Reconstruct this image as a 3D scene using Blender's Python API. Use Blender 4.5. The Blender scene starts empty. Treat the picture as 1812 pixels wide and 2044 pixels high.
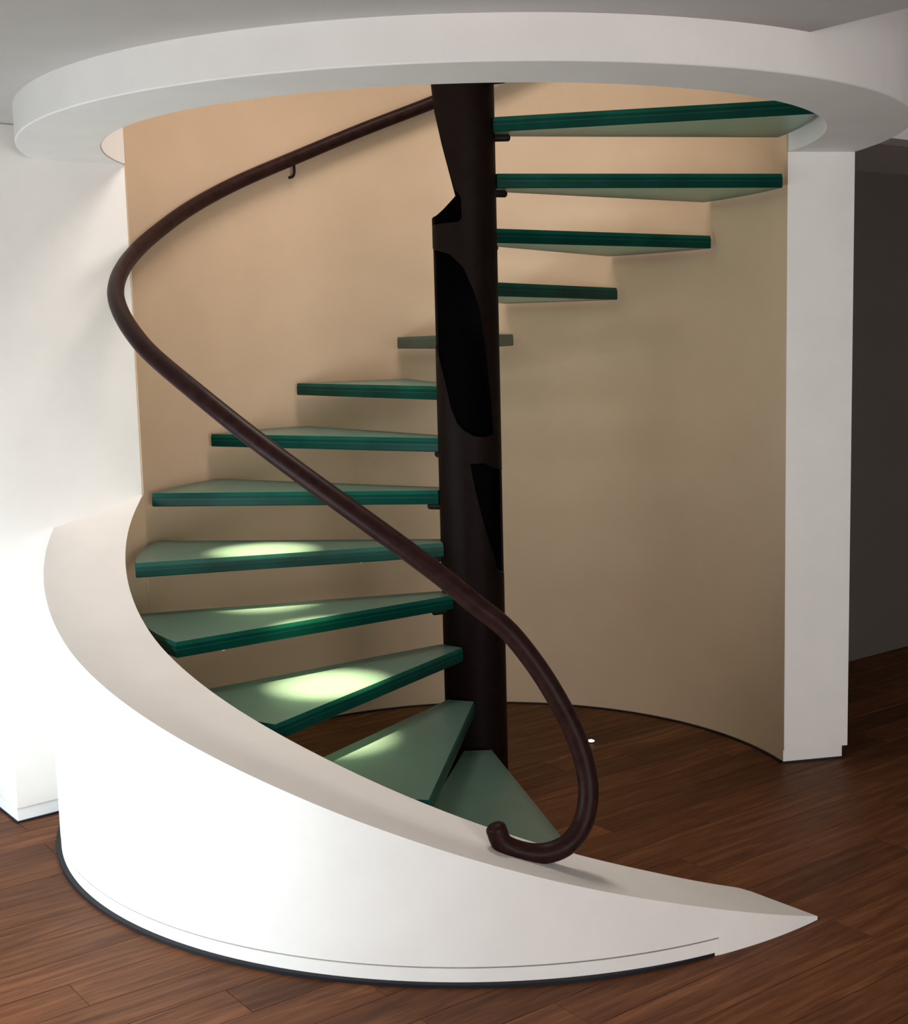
import bpy, bmesh, math, random
from mathutils import Vector, Matrix

random.seed(7)
S = bpy.context.scene
COL = S.collection
PI = math.pi
def rad(a): return math.radians(a)

# ------------------------------------------------------------------ camera
cam_d = bpy.data.cameras.new('camera')
cam = bpy.data.objects.new('camera', cam_d); COL.objects.link(cam)
cam_d.sensor_fit = 'HORIZONTAL'; cam_d.sensor_width = 36.0
cam_d.lens = 36.0 * 2644.39 / 1812.0
cam_d.clip_start = 0.05; cam_d.clip_end = 100
fw = Vector((-0.01306329, 0.99167175, -0.12812684))
rt = Vector((0.9996257, 0.00987146, -0.02551498))
up = Vector((0.02403768, 0.12841219, 0.99142952))
m = Matrix((rt, up, -fw)).transposed().to_4x4()
m.translation = Vector((0, -4.62927, 1.62375))
cam.matrix_world = m
S.camera = cam

# the building's own axes are turned against the view: u runs along the planks, v across them
GA = rad(37.5)
U = Vector((math.cos(GA), math.sin(GA), 0)); V = Vector((-math.sin(GA), math.cos(GA), 0))
def uv(u, v, z=0.0): return U * u + V * v + Vector((0, 0, z))

# ------------------------------------------------------------------ world, daylight, exposure
world = bpy.data.worlds.new('world'); S.world = world; world.use_nodes = True
bg = world.node_tree.nodes['Background']
bg.inputs[0].default_value = (0.72, 0.86, 1.0, 1); bg.inputs[1].default_value = 1.0

S.view_settings.view_transform = 'Standard'; S.view_settings.look = 'None'
S.view_settings.gamma = 1.0; S.view_settings.use_curve_mapping = False
S.view_settings.exposure = 0.0
try:
    S.cycles.max_bounces = 10; S.cycles.diffuse_bounces = 5; S.cycles.transmission_bounces = 8
    S.cycles.transparent_max_bounces = 16; S.cycles.sample_clamp_indirect = 6.0
except Exception: pass

WIN = dict(u=-2.75, v0=-0.95, v1=0.95, z0=0.06, z1=1.1)      # unseen window at the left, sized and placed for low side light
WIN2 = dict(v=-8.0, u0=-4.9, u1=-0.9, z0=0.06, z1=2.1)      # unseen window added behind the viewer to brighten the front
def area(name, loc, direction, sx, sy, power, color, spread=180):
    d = bpy.data.lights.new(name, 'AREA'); d.shape = 'RECTANGLE'; d.size = sx; d.size_y = sy
    d.energy = power; d.color = color; d.spread = rad(spread)
    o = bpy.data.objects.new(name, d); COL.objects.link(o); o.location = loc
    o.rotation_euler = direction.to_track_quat('-Z', 'Y').to_euler()
    return o
area('unseen_window_light', uv(WIN['u'] - 0.22, (WIN['v0'] + WIN['v1']) / 2, 0.58), U, WIN['v1'] - WIN['v0'], 1.0, 78, (0.85, 0.94, 1.0))  # shines in through the unseen window at the left
area('unseen_window_light.001', uv((WIN2['u0'] + WIN2['u1']) / 2, WIN2['v'] - 0.22, 1.08), V, WIN2['u1'] - WIN2['u0'], 2.0, 318, (1.0, 0.94, 0.94))  # added from behind the viewer to lift the front faces
# the lamps of the storey above, shining down the stairwell
area('upper_floor_lamp', Vector((-0.15, -0.15, 3.84)), Vector((0, 0, -1)), 0.9, 0.9, 31, (1.0, 0.90, 0.80), 130)
def spot(name, loc, target, power, color, deg, blend, r=0.02):
    d = bpy.data.lights.new(name, 'SPOT'); d.energy = power; d.color = color; d.spot_size = rad(deg); d.spot_blend = blend
    d.shadow_soft_size = r
    o = bpy.data.objects.new(name, d); COL.objects.link(o); o.location = loc
    o.rotation_euler = (Vector(target) - Vector(loc)).to_track_quat('-Z', 'Y').to_euler()
    return o
spot('downlight_spot', (-0.72, -0.13, 3.84), (-0.72, -0.13, 0), 6300, (1.0, 0.85, 0.50), 8.5, 1.0)
spot('downlight_spot.001', (-0.46, -0.575, 3.84), (-0.46, -0.575, 0), 9000, (1.0, 0.85, 0.50), 8.0, 1.0)

# ------------------------------------------------------------------ materials
def new_mat(name):
    mt = bpy.data.materials.new(name); mt.use_nodes = True
    nt = mt.node_tree; return mt, nt, nt.nodes['Principled BSDF']
def noise(nt, scale, detail=4, rough=0.5, vec=None):
    n = nt.nodes.new('ShaderNodeTexNoise'); n.inputs['Scale'].default_value = scale
    n.inputs['Detail'].default_value = detail; n.inputs['Roughness'].default_value = rough
    if vec: nt.links.new(vec, n.inputs['Vector'])
    return n
def ramp(nt, fac, stops):
    r = nt.nodes.new('ShaderNodeValToRGB'); nt.links.new(fac, r.inputs[0])
    e = r.color_ramp.elements
    while len(e) < len(stops): e.new(0.5)
    for k, (p, c) in enumerate(stops): e[k].position = p; e[k].color = (*c, 1)
    return r
def bump(nt, b, height, strength, dist=0.01):
    n = nt.nodes.new('ShaderNodeBump'); n.inputs['Strength'].default_value = strength; n.inputs['Distance'].default_value = dist
    nt.links.new(height, n.inputs['Height']); nt.links.new(n.outputs[0], b.inputs['Normal'])

def paint(name, c, var=0.03, rough=0.75):
    mt, nt, b = new_mat(name)
    tc = nt.nodes.new('ShaderNodeTexCoord')
    n = noise(nt, 5, 5, 0.6, tc.outputs['Object'])
    lo = tuple(x * (1 - var) for x in c); hi = tuple(min(1, x * (1 + var)) for x in c)
    r = ramp(nt, n.outputs[0], [(0.3, lo), (0.7, hi)])
    nt.links.new(r.outputs[0], b.inputs['Base Color'])
    b.inputs['Roughness'].default_value = rough; b.inputs['Specular IOR Level'].default_value = 0.25
    n2 = noise(nt, 160, 3, 0.6, tc.outputs['Object'])
    bump(nt, b, n2.outputs[0], 0.12, 0.002)
    return mt
M_WALL = paint('white_wall_paint', (0.80, 0.77, 0.745))
M_DRUM = paint('beige_stairwell_paint', (0.56, 0.41, 0.285))
M_CEIL = paint('ceiling_paint', (0.52, 0.495, 0.475))
M_FAR = paint('shaded_wall_tone', (0.105, 0.09, 0.075))  # shade at the right darkened into the wall's colour
M_PLINTH = paint('plinth_paint', (0.84, 0.84, 0.85), 0.01, 0.5)
M_STRIP = paint('black_strip', (0.008, 0.008, 0.012), 0.1, 0.6)  # thin black strip along the foot of the walls

def wood_floor():
    mt, nt, b = new_mat('dark_wood_planks')
    tc = nt.nodes.new('ShaderNodeTexCoord'); oi = nt.nodes.new('ShaderNodeObjectInfo'); ge = nt.nodes.new('ShaderNodeNewGeometry')
    add = nt.nodes.new('ShaderNodeMath'); add.operation = 'ADD'
    nt.links.new(oi.outputs['Random'], add.inputs[0]); nt.links.new(ge.outputs['Random Per Island'], add.inputs[1])
    fr = nt.nodes.new('ShaderNodeMath'); fr.operation = 'FRACT'; nt.links.new(add.outputs[0], fr.inputs[0])
    mul = nt.nodes.new('ShaderNodeMath'); mul.operation = 'MULTIPLY'; nt.links.new(fr.outputs[0], mul.inputs[0]); mul.inputs[1].default_value = 37.0
    mp = nt.nodes.new('ShaderNodeMapping'); nt.links.new(tc.outputs['Object'], mp.inputs['Vector'])
    mp.inputs['Scale'].default_value = (1.3, 15, 4)
    va = nt.nodes.new('ShaderNodeVectorMath'); va.operation = 'ADD'
    nt.links.new(mp.outputs[0], va.inputs[0]); nt.links.new(mul.outputs[0], va.inputs[1])
    g = noise(nt, 2.4, 7, 0.62, va.outputs[0]); g.inputs['Distortion'].default_value = 0.8
    r = ramp(nt, g.outputs[0], [(0.25, (0.060, 0.020, 0.008)), (0.5, (0.125, 0.044, 0.017)), (0.78, (0.225, 0.090, 0.037))])
    mr = nt.nodes.new('ShaderNodeMapRange'); nt.links.new(fr.outputs[0], mr.inputs[0]); mr.inputs[3].default_value = 0.72; mr.inputs[4].default_value = 1.22
    hs = nt.nodes.new('ShaderNodeHueSaturation'); nt.links.new(r.outputs[0], hs.inputs['Color']); nt.links.new(mr.outputs[0], hs.inputs['Value'])
    nt.links.new(hs.outputs[0], b.inputs['Base Color'])
    b.inputs['Roughness'].default_value = 0.5; b.inputs['Specular IOR Level'].default_value = 0.1
    bump(nt, b, g.outputs[0], 0.15, 0.003)
    return mt
M_FLOOR = wood_floor()
M_SUB = paint('subfloor', (0.03, 0.018, 0.012))

def steel(name, c, rough, metal=0.0):
    mt, nt, b = new_mat(name)
    tc = nt.nodes.new('ShaderNodeTexCoord'); n = noise(nt, 22, 5, 0.65, tc.outputs['Object'])
    r = ramp(nt, n.outputs[0], [(0.3, tuple(x * 0.7 for x in c)), (0.7, tuple(x * 1.3 for x in c))])
    nt.links.new(r.outputs[0], b.inputs['Base Color']); b.inputs['Roughness'].default_value = rough
    b.inputs['Metallic'].default_value = metal; b.inputs['Specular IOR Level'].default_value = 0.06
    bump(nt, b, n.outputs[0], 0.1, 0.002)
    return mt
M_COL = steel('brown_painted_steel', (0.0065, 0.003, 0.0024), 0.55)
M_COLIN = steel('black_tube_inside', (0.0015, 0.0015, 0.002), 0.9)
M_PIN = steel('dark_steel_pin', (0.018, 0.012, 0.011), 0.45, 0.2)

def rail_wood():
    mt, nt, b = new_mat('dark_red_brown_wood')
    tc = nt.nodes.new('ShaderNodeTexCoord'); n = noise(nt, 30, 5, 0.6, tc.outputs['Object'])
    r = ramp(nt, n.outputs[0], [(0.3, (0.013, 0.0045, 0.004)), (0.7, (0.028, 0.011, 0.0095))])
    nt.links.new(r.outputs[0], b.inputs['Base Color']); b.inputs['Roughness'].default_value = 0.42
    b.inputs['Specular IOR Level'].default_value = 0.08
    return mt
M_RAIL = rail_wood()

def glass_top():
    mt, nt, b = new_mat('frosted_green_glass')
    tc = nt.nodes.new('ShaderNodeTexCoord'); n = noise(nt, 9, 4, 0.6, tc.outputs['Object'])
    r = ramp(nt, n.outputs[0], [(0.3, (0.44, 0.72, 0.62)), (0.7, (0.51, 0.78, 0.68))])
    nt.links.new(r.outputs[0], b.inputs['Base Color'])
    b.inputs['Roughness'].default_value = 0.38; b.inputs['IOR'].default_value = 1.45
    b.inputs['Transmission Weight'].default_value = 0.9
    b.inputs['Specular IOR Level'].default_value = 0.3
    return mt
def glass_edge(name, c, rough):
    mt, nt, b = new_mat(name)
    tc = nt.nodes.new('ShaderNodeTexCoord'); n = noise(nt, 6, 3, 0.5, tc.outputs['Object'])
    r = ramp(nt, n.outputs[0], [(0.3, tuple(x * 0.75 for x in c)), (0.7, tuple(x * 1.3 for x in c))])
    nt.links.new(r.outputs[0], b.inputs['Base Color']); b.inputs['Roughness'].default_value = rough
    b.inputs['Transmission Weight'].default_value = 0.02; b.inputs['IOR'].default_value = 1.5; b.inputs['Specular IOR Level'].default_value = 0.06
    return mt
M_GLASS = glass_top()
M_EDGE = glass_edge('green_glass_edge', (0.001, 0.034, 0.025), 0.3)
M_PALE = glass_edge('pale_edge_band', (0.005, 0.064, 0.045), 0.3)
def clear(name, c, tr):
    mt = bpy.data.materials.new(name); mt.use_nodes = True; nt = mt.node_tree; nt.nodes.clear()
    o = nt.nodes.new('ShaderNodeOutputMaterial'); mx = nt.nodes.new('ShaderNodeMixShader')
    t = nt.nodes.new('ShaderNodeBsdfTransparent'); g = nt.nodes.new('ShaderNodeBsdfGlossy'); g.inputs['Roughness'].default_value = 0.03
    t.inputs[0].default_value = (*c, 1); mx.inputs[0].default_value = tr
    nt.links.new(t.outputs[0], mx.inputs[1]); nt.links.new(g.outputs[0], mx.inputs[2]); nt.links.new(mx.outputs[0], o.inputs[0])
    return mt
M_PANE = clear('window_pane_glass', (0.97, 0.99, 0.98), 0.06)
def lit(name, c, s):
    mt, nt, b = new_mat(name); b.inputs['Base Color'].default_value = (*c, 1)
    b.inputs['Emission Color'].default_value = (*c, 1); b.inputs['Emission Strength'].default_value = s
    return mt
M_GLOW = lit('glowing_white', (1, 0.97, 0.92), 3.0)
def plain(name, c, rough):
    mt, nt, b = new_mat(name); b.inputs['Base Color'].default_value = (*c, 1); b.inputs['Roughness'].default_value = rough; return mt
M_GLINT = plain('pale_glint', (0.75, 0.85, 0.78), 0.2)

# ------------------------------------------------------------------ mesh helpers
def link(name, me, mat=None, parent=None, smooth=40, bevel=0.0):
    o = bpy.data.objects.new(name, me); COL.objects.link(o)
    if mat is not None:
        for x in (mat if isinstance(mat, (list, tuple)) else [mat]): me.materials.append(x)
    if smooth:
        me.shade_smooth(); me.set_sharp_from_angle(angle=rad(smooth))
    if bevel:
        b = o.modifiers.new('bevel', 'BEVEL'); b.width = bevel; b.segments = 2; b.limit_method = 'ANGLE'; b.angle_limit = rad(40)
        b.harden_normals = False
    if parent: o.parent = parent
    return o
def mesh(name, verts, faces, mats=None):
    me = bpy.data.meshes.new(name); me.from_pydata([tuple(v) for v in verts], [], faces); me.update()
    if mats:
        for p, k in zip(me.polygons, mats): p.material_index = k
    bm = bmesh.new(); bm.from_mesh(me); bmesh.ops.recalc_face_normals(bm, faces=bm.faces); bm.to_mesh(me); bm.free()
    return me
def prism(poly, z0, z1):
    """closed prism from a plan polygon (list of (x, y))"""
    n = len(poly)
    vs = [(x, y, z0) for x, y in poly] + [(x, y, z1) for x, y in poly]
    fs = [tuple(range(n))[::-1], tuple(range(n, 2 * n))] + [(i, (i + 1) % n, n + (i + 1) % n, n + i) for i in range(n)]
    return vs, fs
def merge(*parts):
    V_, F_ = [], []
    for v, f in parts:
        k = len(V_); V_ += list(v); F_ += [tuple(i + k for i in x) for x in f]
    return V_, F_
def box_uv(u0, u1, v0, v1, z0, z1):
    return prism([(uv(a, b).x, uv(a, b).y) for a, b in ((u0, v0), (u1, v0), (u1, v1), (u0, v1))], z0, z1)
def arc(r0, r1, a0, a1, zb, zt, n, closed=False):
    """solid of revolution with a rectangular section; zb, zt may depend on the angle; r0/r1 too"""
    f = lambda x, a: x(a) if callable(x) else x
    vs, fs = [], []
    cnt = n if closed else n + 1
    for i in range(cnt):
        a = a0 + (a1 - a0) * i / n; c, s = math.cos(rad(a)), math.sin(rad(a))
        lo, hi, ri, ro = f(zb, a), f(zt, a), f(r0, a), f(r1, a)
        vs += [(ri * c, ri * s, lo), (ro * c, ro * s, lo), (ro * c, ro * s, hi), (ri * c, ri * s, hi)]
    for i in range(n):
        k, j = 4 * i, 4 * ((i + 1) % cnt)
        for q in range(4): fs.append((k + q, k + (q + 1) % 4, j + (q + 1) % 4, j + q))
    if not closed:
        fs += [(0, 1, 2, 3), (4 * n + 3, 4 * n + 2, 4 * n + 1, 4 * n)]
    return vs, fs
def tube(pts, r, seg=14, cap=True):
    pts = [Vector(p) for p in pts]; n = len(pts)
    T = [(pts[min(i + 1, n - 1)] - pts[max(i - 1, 0)]).normalized() for i in range(n)]
    nrm = T[0].orthogonal().normalized(); vs, fs = [], []
    for i in range(n):
        nrm = (nrm - T[i] * nrm.dot(T[i])).normalized(); b = T[i].cross(nrm)
        rr = r[i] if isinstance(r, (list, tuple)) else r
        for k in range(seg):
            a = 2 * PI * k / seg; vs.append(pts[i] + (nrm * math.cos(a) + b * math.sin(a)) * rr)
    for i in range(n - 1):
        for k in range(seg):
            fs.append((i * seg + k, i * seg + (k + 1) % seg, (i + 1) * seg + (k + 1) % seg, (i + 1) * seg + k))
    if cap: fs += [tuple(range(seg))[::-1], tuple(range((n - 1) * seg, n * seg))]
    return vs, fs
def spline(P, per=8):
    P = [Vector(p) for p in P]; out = []
    for i in range(len(P) - 1):
        p0, p1, p2, p3 = P[max(i - 1, 0)], P[i], P[i + 1], P[min(i + 2, len(P) - 1)]
        # centripetal spacing
        t0 = 0; t1 = t0 + max((p1 - p0).length, 1e-4) ** .5; t2 = t1 + (p2 - p1).length ** .5; t3 = t2 + max((p3 - p2).length, 1e-4) ** .5
        for k in range(per):
            t = t1 + (t2 - t1) * k / per
            if i == 0: p0 = p1 - (p2 - p1) ; t0 = -(p2 - p1).length ** .5 ; t1_, t2_ = t1, t2
            A1 = p0 * ((t1 - t) / (t1 - t0)) + p1 * ((t - t0) / (t1 - t0))
            A2 = p1 * ((t2 - t) / (t2 - t1)) + p2 * ((t - t1) / (t2 - t1))
            A3 = p2 * ((t3 - t) / (t3 - t2)) + p3 * ((t - t2) / (t3 - t2)) if t3 > t2 else p2
            B1 = A1 * ((t2 - t) / (t2 - t0)) + A2 * ((t - t0) / (t2 - t0))
            B2 = A2 * ((t3 - t) / (t3 - t1)) + A3 * ((t - t1) / (t3 - t1))
            out.append(B1 * ((t2 - t) / (t2 - t1)) + B2 * ((t - t1) / (t2 - t1)))
    out.append(P[-1]); return out
def lathe(prof, seg=24, c=(0, 0, 0)):
    vs, fs = [], []
    for r, z in prof:
        for k in range(seg):
            a = 2 * PI * k / seg; vs.append((c[0] + r * math.cos(a), c[1] + r * math.sin(a), c[2] + z))
    for i in range(len(prof) - 1):
        for k in range(seg): fs.append((i * seg + k, i * seg + (k + 1) % seg, (i + 1) * seg + (k + 1) % seg, (i + 1) * seg + k))
    fs += [tuple(range(seg))[::-1], tuple(range((len(prof) - 1) * seg, len(prof) * seg))]
    return vs, fs
def empty(name, loc=(0, 0, 0)):
    o = bpy.data.objects.new(name, None); COL.objects.link(o); o.location = loc; o.empty_display_size = 0.1; return o
def tag(o, label, cat, group=None):
    o['label'] = label; o['category'] = cat
    if group: o['group'] = group
    return o
def struct(name, vf, mat, label, cat, parent=None, bevel=0.0, smooth=40):
    o = link(name, mesh(name, *vf), mat, parent, smooth, bevel)
    if parent is None:
        o['kind'] = 'structure'; o['label'] = label; o['category'] = cat
    return o

# ------------------------------------------------------------------ the setting
RI, RO = 1.19, 1.45          # stairwell wall, inner and outer face
ZR, ZC = 2.264, 2.373        # underside of the ring, ceiling
A_R, A_L = 12.2, 174.0       # the two ends of the tall curved wall
PL = 0.05                    # plinth height
R_U0, R_U1, R_V0, R_V1 = -5.3, 5.2, -8.0, 3.2

# floor: subfloor + single planks
floor = struct('floor', box_uv(R_U0 - .3, R_U1 + .3, R_V0 - .3, R_V1 + .3, -0.06, -0.014), M_SUB, 'dark reddish brown wooden plank floor running diagonally', 'floor')
PW, PT = 0.145, 0.014
plank_cache = {}
def plank_vf(L):
    c, g = 0.0012, 0.0004
    x, y = L / 2 - g, PW / 2 - g
    vs = [(-x, -y, -PT), (x, -y, -PT), (x, y, -PT), (-x, y, -PT), (-x, -y, -c), (x, -y, -c), (x, y, -c), (-x, y, -c),
          (-x + c, -y + c, 0), (x - c, -y + c, 0), (x - c, y - c, 0), (-x + c, y - c, 0)]
    fs = [(3, 2, 1, 0), (8, 9, 10, 11)]
    for i in range(4):
        j = (i + 1) % 4; fs += [(i, j, 4 + j, 4 + i), (4 + i, 4 + j, 8 + j, 8 + i)]
    return vs, fs
planks = []
v = R_V0 + PW / 2
while v < R_V1:
    u = R_U0 - random.choice((0.3, 0.6, 0.9, 1.2))
    while u < R_U1:
        L = random.choice((1.2, 1.5, 1.8)); a = max(u, R_U0); b = min(u + L, R_U1)
        if b - a > 0.02: planks.append((a, b, v))
        u += L
    v += PW
focus = Vector((0.2, -0.6, 0))
planks.sort(key=lambda p: (uv((p[0] + p[1]) / 2, p[2]) - focus).length)
rest = []
for k, (a, b, v) in enumerate(planks):
    L = round(b - a, 2)
    if k < 295:
        if L not in plank_cache:
            me = mesh('plank', *plank_vf(L)); me.materials.append(M_FLOOR); plank_cache[L] = me
        o = bpy.data.objects.new('plank', plank_cache[L]); COL.objects.link(o); o.parent = floor
        o.location = uv((a + b) / 2, v); o.rotation_euler.z = GA
    else:
        vs, fs = plank_vf(L); c = (a + b) / 2
        rest.append(([uv(c + x, v + y, z) for x, y, z in vs], fs))
o = link('plank_field', mesh('plank_field', *merge(*rest)), M_FLOOR, floor, 0); o['kind'] = 'stuff'

# tall curved stairwell wall, its plinth and a dark strip at the floor
struct('wall_curved', merge(arc(RI, RO, A_R, A_L, PL, 3.9, 96), arc(RI, RO - .018, A_R + .35, A_L, 0.0, PL, 96)), M_DRUM,
       'tall curved beige wall wrapping the back of the staircase', 'wall')
jc, js = math.cos(rad(A_R)), math.sin(rad(A_R))
struct('trim_6', merge(arc(RI, RO, A_R - .12, A_R, PL, ZR, 1), arc(RI, RO - .018, A_R + .23, A_R + .35, 0.0, PL, 1)), M_WALL, 'narrow white end face of the tall curved wall at the right', 'wall end', smooth=0)
struct('trim_1', merge(arc(RI - .012, RI + .02, A_R - .2, A_L - 1, 0.0, 0.006, 96), arc(RI - .012, RO - .008, A_R - .1, A_R + .6, 0.0, 0.006, 3)), M_STRIP, 'black strip where the tall curved wall meets the floor', 'trim')

# the low wall that winds down in front
PROF = [(170, 1.145), (174, 1.104), (179.3, 1.056), (185.6, 1.002), (193, .936), (199.6, .876), (207.6, .807), (215.3, .744), (223, .69), (231, .634),
        (241, .562), (249, .501), (260, .411), (271, .32), (281.5, .236), (293.7, .142), (303, .067), (310.5, .008)]
def ztop(a):
    for (a0, z0), (a1, z1) in zip(PROF, PROF[1:]):
        if a <= a1: return z0 + (z1 - z0) * (a - a0) / (a1 - a0)
    return PROF[-1][1]
def zs(a): return max(0.008, sum(ztop(a + d) for d in (-3, -1.5, 0, 1.5, 3)) / 5) if a < 306 else ztop(a)
A_TIP = 310.2; A_G = 295.5
def tip_r0(a): return RI + max(0, a - 309.2) * 0.03
def zb(a): return PL if a < A_G else 0.0
struct('wall_front', merge(arc(RI, RO, A_L + .5, A_G, PL, zs, 116), arc(tip_r0, RO, A_G, A_TIP, 0.0, zs, 16), arc(RI + .02, RO - .02, A_L + 2, A_G, 0.0, PL + .01, 60)),
       [M_WALL, M_DRUM], 'low white curved wall sweeping down to a pointed tip in front', 'wall', smooth=35)
for pg in bpy.data.objects['wall_front'].data.polygons:      # the side towards the stairs is beige like the tall wall
    if abs(pg.normal.z) < 0.3 and math.hypot(pg.center.x, pg.center.y) < RI + .004 and pg.normal.xy.dot(pg.center.xy) < 0: pg.material_index = 1
struct('baseboard_front', arc(RI + .001, RO - .001, A_L + 8, A_G, 0.0, PL - .0045, 100), M_WALL, 'white plinth line along the foot of the low curved wall', 'baseboard')
struct('trim_2', arc(RO - .02, lambda a: RO - .001 + .016 * min(1, (A_G - a) / 14), A_L + 8, A_G - .5, 0.0, 0.009, 100), M_STRIP, 'black strip where the low curved wall meets the floor', 'trim')

# ring round the opening, the drum above it
struct('trim_3', arc(RI, RO, A_L, 360 + A_R, ZR, 3.9, 130), M_WALL, 'white circular bulkhead ring hanging below the ceiling', 'bulkhead', bevel=0.004)
struct('ceiling_upper', lathe([(RO, 3.9), (RO, 3.98)], 96), M_CEIL, 'white ceiling high above the stairwell', 'ceiling')
# ceiling with the round hole
ZH, VF, RH = 3.05, -0.44, RO - .03
def ceil_ring(a0, a1, n, border):
    vs, fs = [], []
    for i in range(n + 1):
        a = a0 + (a1 - a0) * i / n; d = Vector((math.cos(a), math.sin(a), 0)); b = border(d)
        vs += [d * RH + Vector((0, 0, ZC)), b + Vector((0, 0, ZC)), b + Vector((0, 0, ZC + .16)), d * RH + Vector((0, 0, ZC + .16))]
    for i in range(n):
        k, j = 4 * i, 4 * i + 4
        for q in range(4): fs.append((k + q, k + (q + 1) % 4, j + (q + 1) % 4, j + q))
    return vs, fs
def hit(d):
    du, dv = d.dot(U), d.dot(V); t = 1e9
    for x, lo, hi in ((du, R_U0 - .2, R_U1 + .2), (dv, R_V0 - .2, R_V1 + .2)):
        if x > 1e-6: t = min(t, hi / x)
        if x < -1e-6: t = min(t, lo / x)
    if du > 0 and dv < -1e-6: t = min(t, VF / dv)
    return d * max(t, RH)
# low ceiling from the line u = 0 (towards the viewer) clockwise round to the line v = VF at the right
a_lo = GA + math.asin(VF / RH)            # where the line v = VF leaves the ring
a_hi = GA + 1.5 * PI                      # where the line u = 0 leaves the ring
marks = sorted([a_lo, a_hi] + [x for x in ((math.atan2(c.y, c.x) - a_lo) % (2 * PI) + a_lo for c in
        (uv(R_U1 + .2, R_V1 + .2), uv(R_U0 - .2, R_V1 + .2), uv(R_U0 - .2, R_V0 - .2), uv(R_U1 + .2, VF))) if a_lo < x < a_hi])
pieces = []
for m0, m1 in zip(marks, marks[1:]):
    pieces.append(ceil_ring(m0, m1, max(2, int((m1 - m0) / 0.06)), hit))
struct('ceiling', merge(*pieces), M_CEIL, 'pale grey flat ceiling around the round opening', 'ceiling', smooth=0)
# the higher part of the ceiling at the right and the upstand that closes it
struct('ceiling_high', box_uv(-0.02, R_U1 + .2, R_V0 - .2, VF + .2, ZH, ZH + .1), M_CEIL, 'higher part of the ceiling at the right edge', 'ceiling', smooth=0)
struct('trim_4', box_uv(1.30, R_U1 + .2, VF - .004, VF + .12, ZC - .004, ZH), M_WALL, 'pale upstand between the two ceiling heights at the right edge', 'bulkhead', smooth=0)
struct('trim_7', box_uv(-0.14, -0.02, R_V0 - .2, -1.42, ZC + .16, ZH + .1), M_WALL, 'upstand above the edge of the low ceiling', 'bulkhead', smooth=0)
# walls of the room
A_ = Vector((-1.185, .124, 0)); B_ = Vector((-1.600, -.226, 0))
C_ = B_ + V * 3.0
arcpts = [(1.46 * math.cos(rad(a)), 1.46 * math.sin(rad(a))) for a in range(140, 175, 4)]
D_ = (-0.9, 2.35)
lw = [(A_.x, A_.y), (B_.x, B_.y), (C_.x, C_.y), (D_[0], D_[1] + .3)] + arcpts
struct('wall_left', prism(lw, PL, ZC), M_WALL, 'bright white wall corner standing left of the staircase', 'wall', bevel=0.006, smooth=30)
def inset(p, d):
    c = Vector((-1.75, .9)); q = Vector(p); return tuple(q + (c - q).normalized() * d)
struct('baseboard_left', prism([inset(p, .014) for p in lw[:4]], 0.0, PL), M_PLINTH, 'white plinth at the foot of the left wall corner', 'baseboard', smooth=0)
struct('trim_5', prism([inset(p, .004) for p in lw[:4]], 0.0, 0.006), M_STRIP, 'black strip under the left wall corner', 'trim', smooth=0)
struct('wall_right', box_uv(1.30, R_U1, 0.30, 0.46, 0.0, ZC), M_FAR, 'wall at the right, its colour darkened for shade', 'wall')
struct('wall_far', box_uv(R_U0, R_U1, R_V1, R_V1 + .2, 0.0, ZC), M_WALL, 'white wall at the far side of the room', 'wall')
struct('wall_side', box_uv(R_U1, R_U1 + .2, R_V0, R_V1, 0.0, ZH), M_WALL, 'white side wall of the room', 'wall')
w = WIN2
struct('wall_back', merge(box_uv(R_U0, w['u0'], R_V0 - .2, R_V0, 0, ZH), box_uv(w['u1'], R_U1, R_V0 - .2, R_V0, 0, ZH),
       box_uv(w['u0'], w['u1'], R_V0 - .2, R_V0, 0, w['z0']), box_uv(w['u0'], w['u1'], R_V0 - .2, R_V0, w['z1'], ZH)), M_WALL, 'white wall behind the viewer with the added low window', 'wall', smooth=0)
w = WIN
WU = w['u']
struct('wall_window', merge(box_uv(WU - .2, WU, -2.1, w['v0'], 0, ZC), box_uv(WU - .2, WU, w['v1'], R_V1, 0, ZC),
       box_uv(WU - .2, WU, w['v0'], w['v1'], 0, w['z0']), box_uv(WU - .2, WU, w['v0'], w['v1'], w['z1'], ZC)), M_WALL, 'unseen white wall placed for the low window lighting the staircase', 'wall', smooth=0)
struct('wall_outer', merge(box_uv(R_U0 - .2, R_U0, R_V0, -2.1, 0, ZC), box_uv(R_U0 - .2, WU - .2, -2.1, -1.95, 0, ZC)), M_WALL, 'white wall of the room at the left of the viewer', 'wall', smooth=0)
def window(name, label, boxer, a0, a1, z0, z1):
    o = bpy.data.objects.new(name, None); COL.objects.link(o); o['kind'] = 'structure'; o['label'] = label; o['category'] = 'window'
    fr = [boxer(a0, a1, z0, z0 + .05, .03), boxer(a0, a1, z1 - .05, z1, .03)]
    st = [a0 + (a1 - a0) * k / 3 for k in range(4)]
    for q in st:
        q0 = min(max(q - .025, a0), a1 - .05); fr.append(boxer(q0, q0 + .05, z0 + .05, z1 - .05, .03))
    link('window_frame', mesh('window_frame', *merge(*fr)), M_PLINTH, o, 0)
    for a, b in zip(st, st[1:]): link('pane', mesh('pane', *boxer(a + .02, b - .02, z0 + .05, z1 - .05, .004)), M_PANE, o, 0)
window('unseen_window_1', 'unseen low window at the left, shaped to light the low wall', lambda a, b, z0, z1, t: box_uv(WU - .1 - t, WU - .1 + t, a, b, z0, z1), WIN['v0'], WIN['v1'], WIN['z0'], WIN['z1'])
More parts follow.
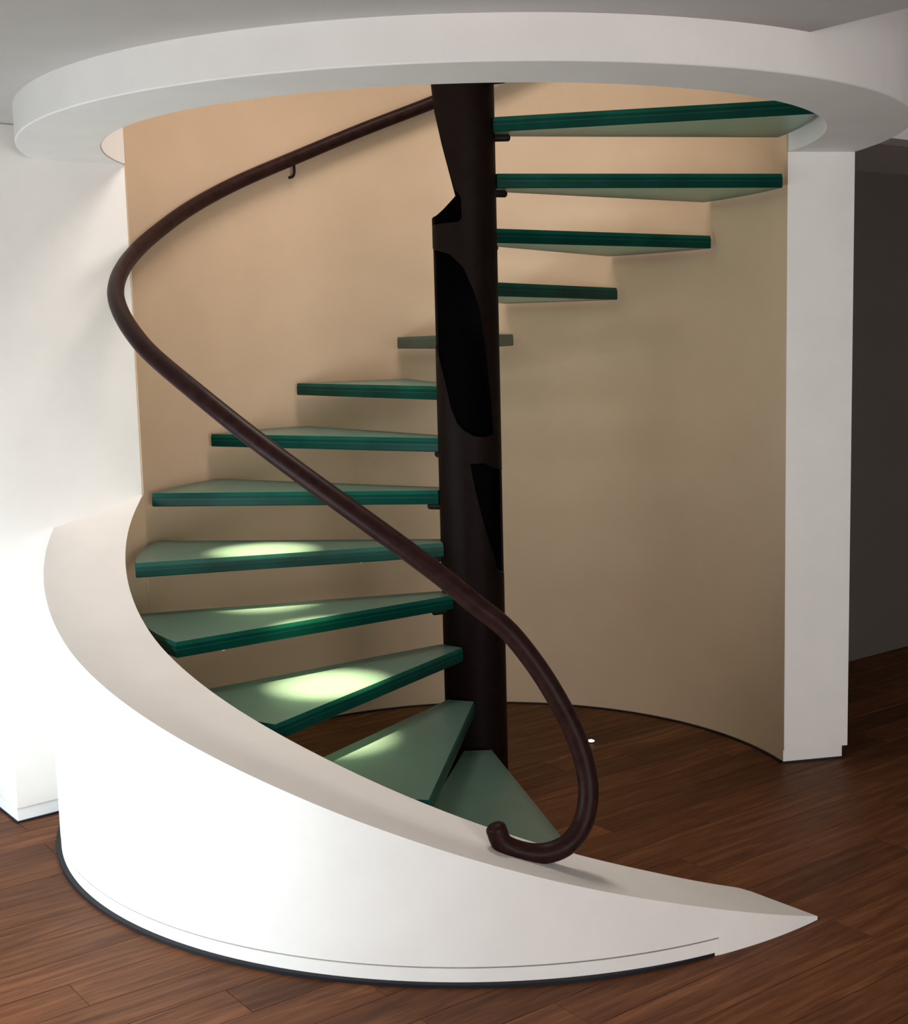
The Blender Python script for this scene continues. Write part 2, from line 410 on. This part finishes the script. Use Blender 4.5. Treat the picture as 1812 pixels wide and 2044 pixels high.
window('added_window_2', 'unseen low window added in the wall behind the viewer', lambda a, b, z0, z1, t: box_uv(a, b, R_V0 - .1 - t, R_V0 - .1 + t, z0, z1), WIN2['u0'], WIN2['u1'], WIN2['z0'], WIN2['z1'])

# ------------------------------------------------------------------ the staircase
stair = tag(empty('spiral_staircase'), 'spiral staircase of green glass treads around a dark cut-out steel column', 'staircase')
RC, TH = 0.111, 0.049
# column: hollow tube with three cut openings
def column():
    seg, H = 96, 3.3
    vs, fs, mi = [], [], []
    for r, z in ((RC, 0.0), (RC, H), (RC - .008, H), (RC - .008, 0.0)):
        for k in range(seg):
            a = 2 * PI * k / seg; vs.append((r * math.cos(a), r * math.sin(a), z))
    for i in range(4):
        j = (i + 1) % 4
        for k in range(seg):
            fs.append((i * seg + k, i * seg + (k + 1) % seg, j * seg + (k + 1) % seg, j * seg + k)); mi.append(1 if i == 2 else 0)
    o = link('column', mesh('column', vs, fs, mi), [M_COL, M_COLIN], stair, 0)
    cut1 = [(-.30, 2.62), (-.112, 2.62), (-0.1042, 2.516), (-0.1005, 2.4667), (-0.0938, 2.4023), (-0.0727, 2.3009), (-0.0481, 2.2005), (-0.0295, 2.1248), (-0.0701, 2.0806), (-0.1125, 2.038), (-.30, 2.03)]
    cut2 = [(-0.20, 1.955), (-0.1144, 1.9420), (-0.0928, 1.9285), (-0.051, 1.9125), (-0.0065, 1.8664), (0.0255, 1.7904), (0.046, 1.7229), (0.0633, 1.5876), (0.074, 1.4515), (0.0827, 1.3006), (0.0481, 1.2929), (0.0139, 1.2989), (-0.0199, 1.3203), (-0.0417, 1.3432), (-0.0609, 1.3951), (-0.0731, 1.4552), (-0.0884, 1.5237), (-0.1036, 1.5919), (-0.1163, 1.626), (-0.20, 1.70)]
    cut3 = [(-0.0004, 1.2044), (0.0461, 1.2049), (0.0802, 1.1868), (0.1229, 1.1667), (.2, 1.15), (.2, .80), (0.1159, 0.80), (0.0846, 0.8301), (0.0736, 0.8833), (0.0606, 0.924), (0.0462, 0.977), (0.032, 1.0385), (0.0178, 1.0999), (0.0072, 1.1609)]
    cut4 = [(-.2, 2.022), (-.2, 2.12), (-0.06, 2.127), (-0.02, 2.118), (-0.010, 2.10), (-0.008, 2.03), (-0.02, 2.018), (-.10, 2.016)]
    tmp = []
    for poly, y0, y1 in ((cut1, -.4, .4), (cut2, -.4, .02), (cut3, -.4, .012), (cut4, -.4, -.01)):
        n = len(poly)
        vv = [(x, y0, z) for x, z in poly] + [(x, y1, z) for x, z in poly]
        ff = [tuple(range(n)), tuple(range(n, 2 * n))[::-1]] + [(i, n + i, n + (i + 1) % n, (i + 1) % n) for i in range(n)]
        c = link('cutter', mesh('cutter', vv, ff), M_COL, None, 0); tmp.append(c)
        b = o.modifiers.new('cut', 'BOOLEAN'); b.operation = 'DIFFERENCE'; b.solver = 'EXACT'; b.object = c
    bpy.context.view_layer.update()
    dg = bpy.context.evaluated_depsgraph_get()
    me = bpy.data.meshes.new_from_object(o.evaluated_get(dg))
    o.modifiers.clear(); o.data = me; me.name = 'column'
    for c in tmp: bpy.data.objects.remove(c, do_unlink=True)
    me.shade_smooth(); me.set_sharp_from_angle(angle=rad(30))
    return o
col = column(); col['label'] = 'dark brown steel tube with long curved cut openings'
link('base_plate', mesh('base_plate', *lathe([(.15, 0), (.15, .010), (.147, .012)], 48)), M_COL, stair, 30)

A9, STEP, WID, RT, Z0 = 105.03, 23.02, 24.93, 1.16, 0.025
def tread(k):
    a1 = {1: 283.6, 2: 263.4, 3: 240.8, 4: 219.2}.get(k, A9 + STEP * (9 - k)); a0 = a1 - WID; mid = (a0 + a1) / 2
    rin = {1: .150, 2: .160, 3: .118}.get(k, .104)
    zt = Z0 + 0.18 * k
    c, s = math.cos(rad(mid)), math.sin(rad(mid))
    inner = [(rin * c - q * s, rin * s + q * c) for q in (0.05, -0.05)]
    out = [(RT * math.cos(rad(a0 + (a1 - a0) * i / 14)), RT * math.sin(rad(a0 + (a1 - a0) * i / 14))) for i in range(15)]
    poly = inner + out          # counter-clockwise
    n = len(poly); ch = 0.003
    cx = sum(p[0] for p in poly) / n; cy = sum(p[1] for p in poly) / n
    def ins(d):
        res = []
        for i in range(n):
            p, a, b = Vector(poly[i]), Vector(poly[i - 1]), Vector(poly[(i + 1) % n])
            e1 = (p - a).normalized(); e2 = (b - p).normalized()
            nn = Vector((-e1.y, e1.x)) + Vector((-e2.y, e2.x)); nn = nn.normalized()
            res.append(p + nn * d)
        return res
    I0, I1 = poly, ins(ch)
    lv = [(I1, 0.0), (I0, ch), (I0, TH / 2 - .0015), (I0, TH / 2 + .0015), (I0, TH - .013), (I1, TH)]
    vs, fs, mi = [], [], []
    for P, h in lv: vs += [(x, y, zt - TH + h) for x, y in P]
    for L in range(5):
        for i in range(n):
            j = (i + 1) % n; fs.append((L * n + i, L * n + j, (L + 1) * n + j, (L + 1) * n + i)); mi.append(2 if L in (2, 4) else 1)  # paler green on the interlayer line and the upper chamfer
    fs += [tuple(range(n))[::-1], tuple(range(5 * n, 6 * n))]; mi += [0, 0]
    t = link('tread', mesh('tread', vs, fs, mi), [M_GLASS, M_EDGE, M_PALE], stair, 25)
    # steel pin that carries the narrow end
    zp = zt - TH - .0125
    a = mid; d = Vector((math.cos(rad(a)), math.sin(rad(a)), 0))
    pts = [d * r + Vector((0, 0, zp)) for r in (RC - .004, rin + .051, rin + .056, rin + .059)]
    p = link('support_pin', mesh('support_pin', *tube(pts, [.0125, .0125, .010, .005], 16)), M_PIN, t, 40)
    # small pale bead under the nosing, standing in for a glint
    if k in (3, 4, 5):
        r = {3: .93, 4: .99, 5: .40}[k]; aa = a1 - 1.2 if k != 5 else a1 - 3
        x, y = r * math.cos(rad(aa)), r * math.sin(rad(aa))
        link('glint_bead', mesh('glint_bead', *lathe([(.004, -.008), (.007, -.004), (.007, .0)], 12, (x, y, zt - TH))), M_GLINT, t, 40)
    return t
for k in range(1, 15): tread(k)

# ------------------------------------------------------------------ handrail
RAIL = [(0.0444, -1.3273, 0.3656), (0.0605, -1.3266, 0.3271), (0.1148, -1.323, 0.3), (0.1737, -1.3166, 0.2935), (0.2294, -1.308, 0.3121), (0.2699, -1.2845, 0.354), (0.2897, -1.2646, 0.4256), (0.284, -1.2506, 0.5029), (0.2556, -1.2419, 0.5962), (0.1984, -1.2379, 0.7115), (0.1476, -1.2311, 0.7917), (0.0838, -1.2237, 0.872), (0.0001, -1.2137, 0.9415), (-0.0838, -1.1986, 1.0115), (-0.1879, -1.1752, 1.0903), (-0.2938, -1.1427, 1.1659), (-0.4572, -1.0792, 1.2799), (-0.5997, -1.0069, 1.3796), (-0.7539, -0.8973, 1.4886), (-0.9336, -0.7085, 1.6104), (-1.0142, -0.5873, 1.6762), (-1.0792, -0.4571, 1.7388), (-1.1275, -0.3199, 1.7989), (-1.1537, -0.177, 1.8578), (-1.1604, -0.0325, 1.9164), (-1.1491, 0.111, 1.9758), (-1.1202, 0.2511, 2.037), (-1.0371, 0.4923, 2.149), (-0.8989, 0.714, 2.2618), (-0.6638, 0.9366, 2.3935), (-0.4236, 1.067, 2.5068), (-0.1246, 1.1412, 2.6232)]
RAIL += [(0.05, 1.128, 2.686), (0.30, 1.088, 2.78), (0.55, 0.987, 2.88)]
hr = tag(empty('handrail', (0, 0, 0)), 'dark brown round wooden handrail spiralling up beside the glass treads', 'handrail')
path = spline(RAIL, 8)
# rounded lower end
rr = [0.0272] * len(path)
d0 = (path[0] - path[1]).normalized()
path = [path[0] + d0 * .016, path[0] + d0 * .013, path[0] + d0 * .007] + path; rr = [.010, .019, .0255] + rr
link('rail', mesh('rail', *tube(path, rr, 20)), M_RAIL, hr, 50)
def bracket(a):
    best = min(path, key=lambda p: abs(((math.degrees(math.atan2(p.y, p.x)) % 360) - a)))
    d = Vector((math.cos(rad(a)), math.sin(rad(a)), 0)); p = d * 1.148; p.z = best.z
    pts = [p + Vector((0, 0, -.02)), p + Vector((0, 0, -.055)), p + d * .012 + Vector((0, 0, -.068)), p + d * .044 + Vector((0, 0, -.07))]
    link('bracket', mesh('bracket', *tube(spline(pts, 4), .006, 10)), M_PIN, hr, 40)
bracket(127)

# ------------------------------------------------------------------ small glowing white disc on the floor
fl = tag(empty('floor_dot', (0.462, 0.575, 0)), 'tiny glowing white disc on the floor behind the handrail', 'light')
link('rim', mesh('rim', *lathe([(.018, 0), (.018, .002), (.016, .003)], 20)), M_PIN, fl, 40)
link('lens', mesh('lens', *lathe([(.0135, .003), (.0135, .0055), (.008, .008)], 20)), M_GLOW, fl, 40)
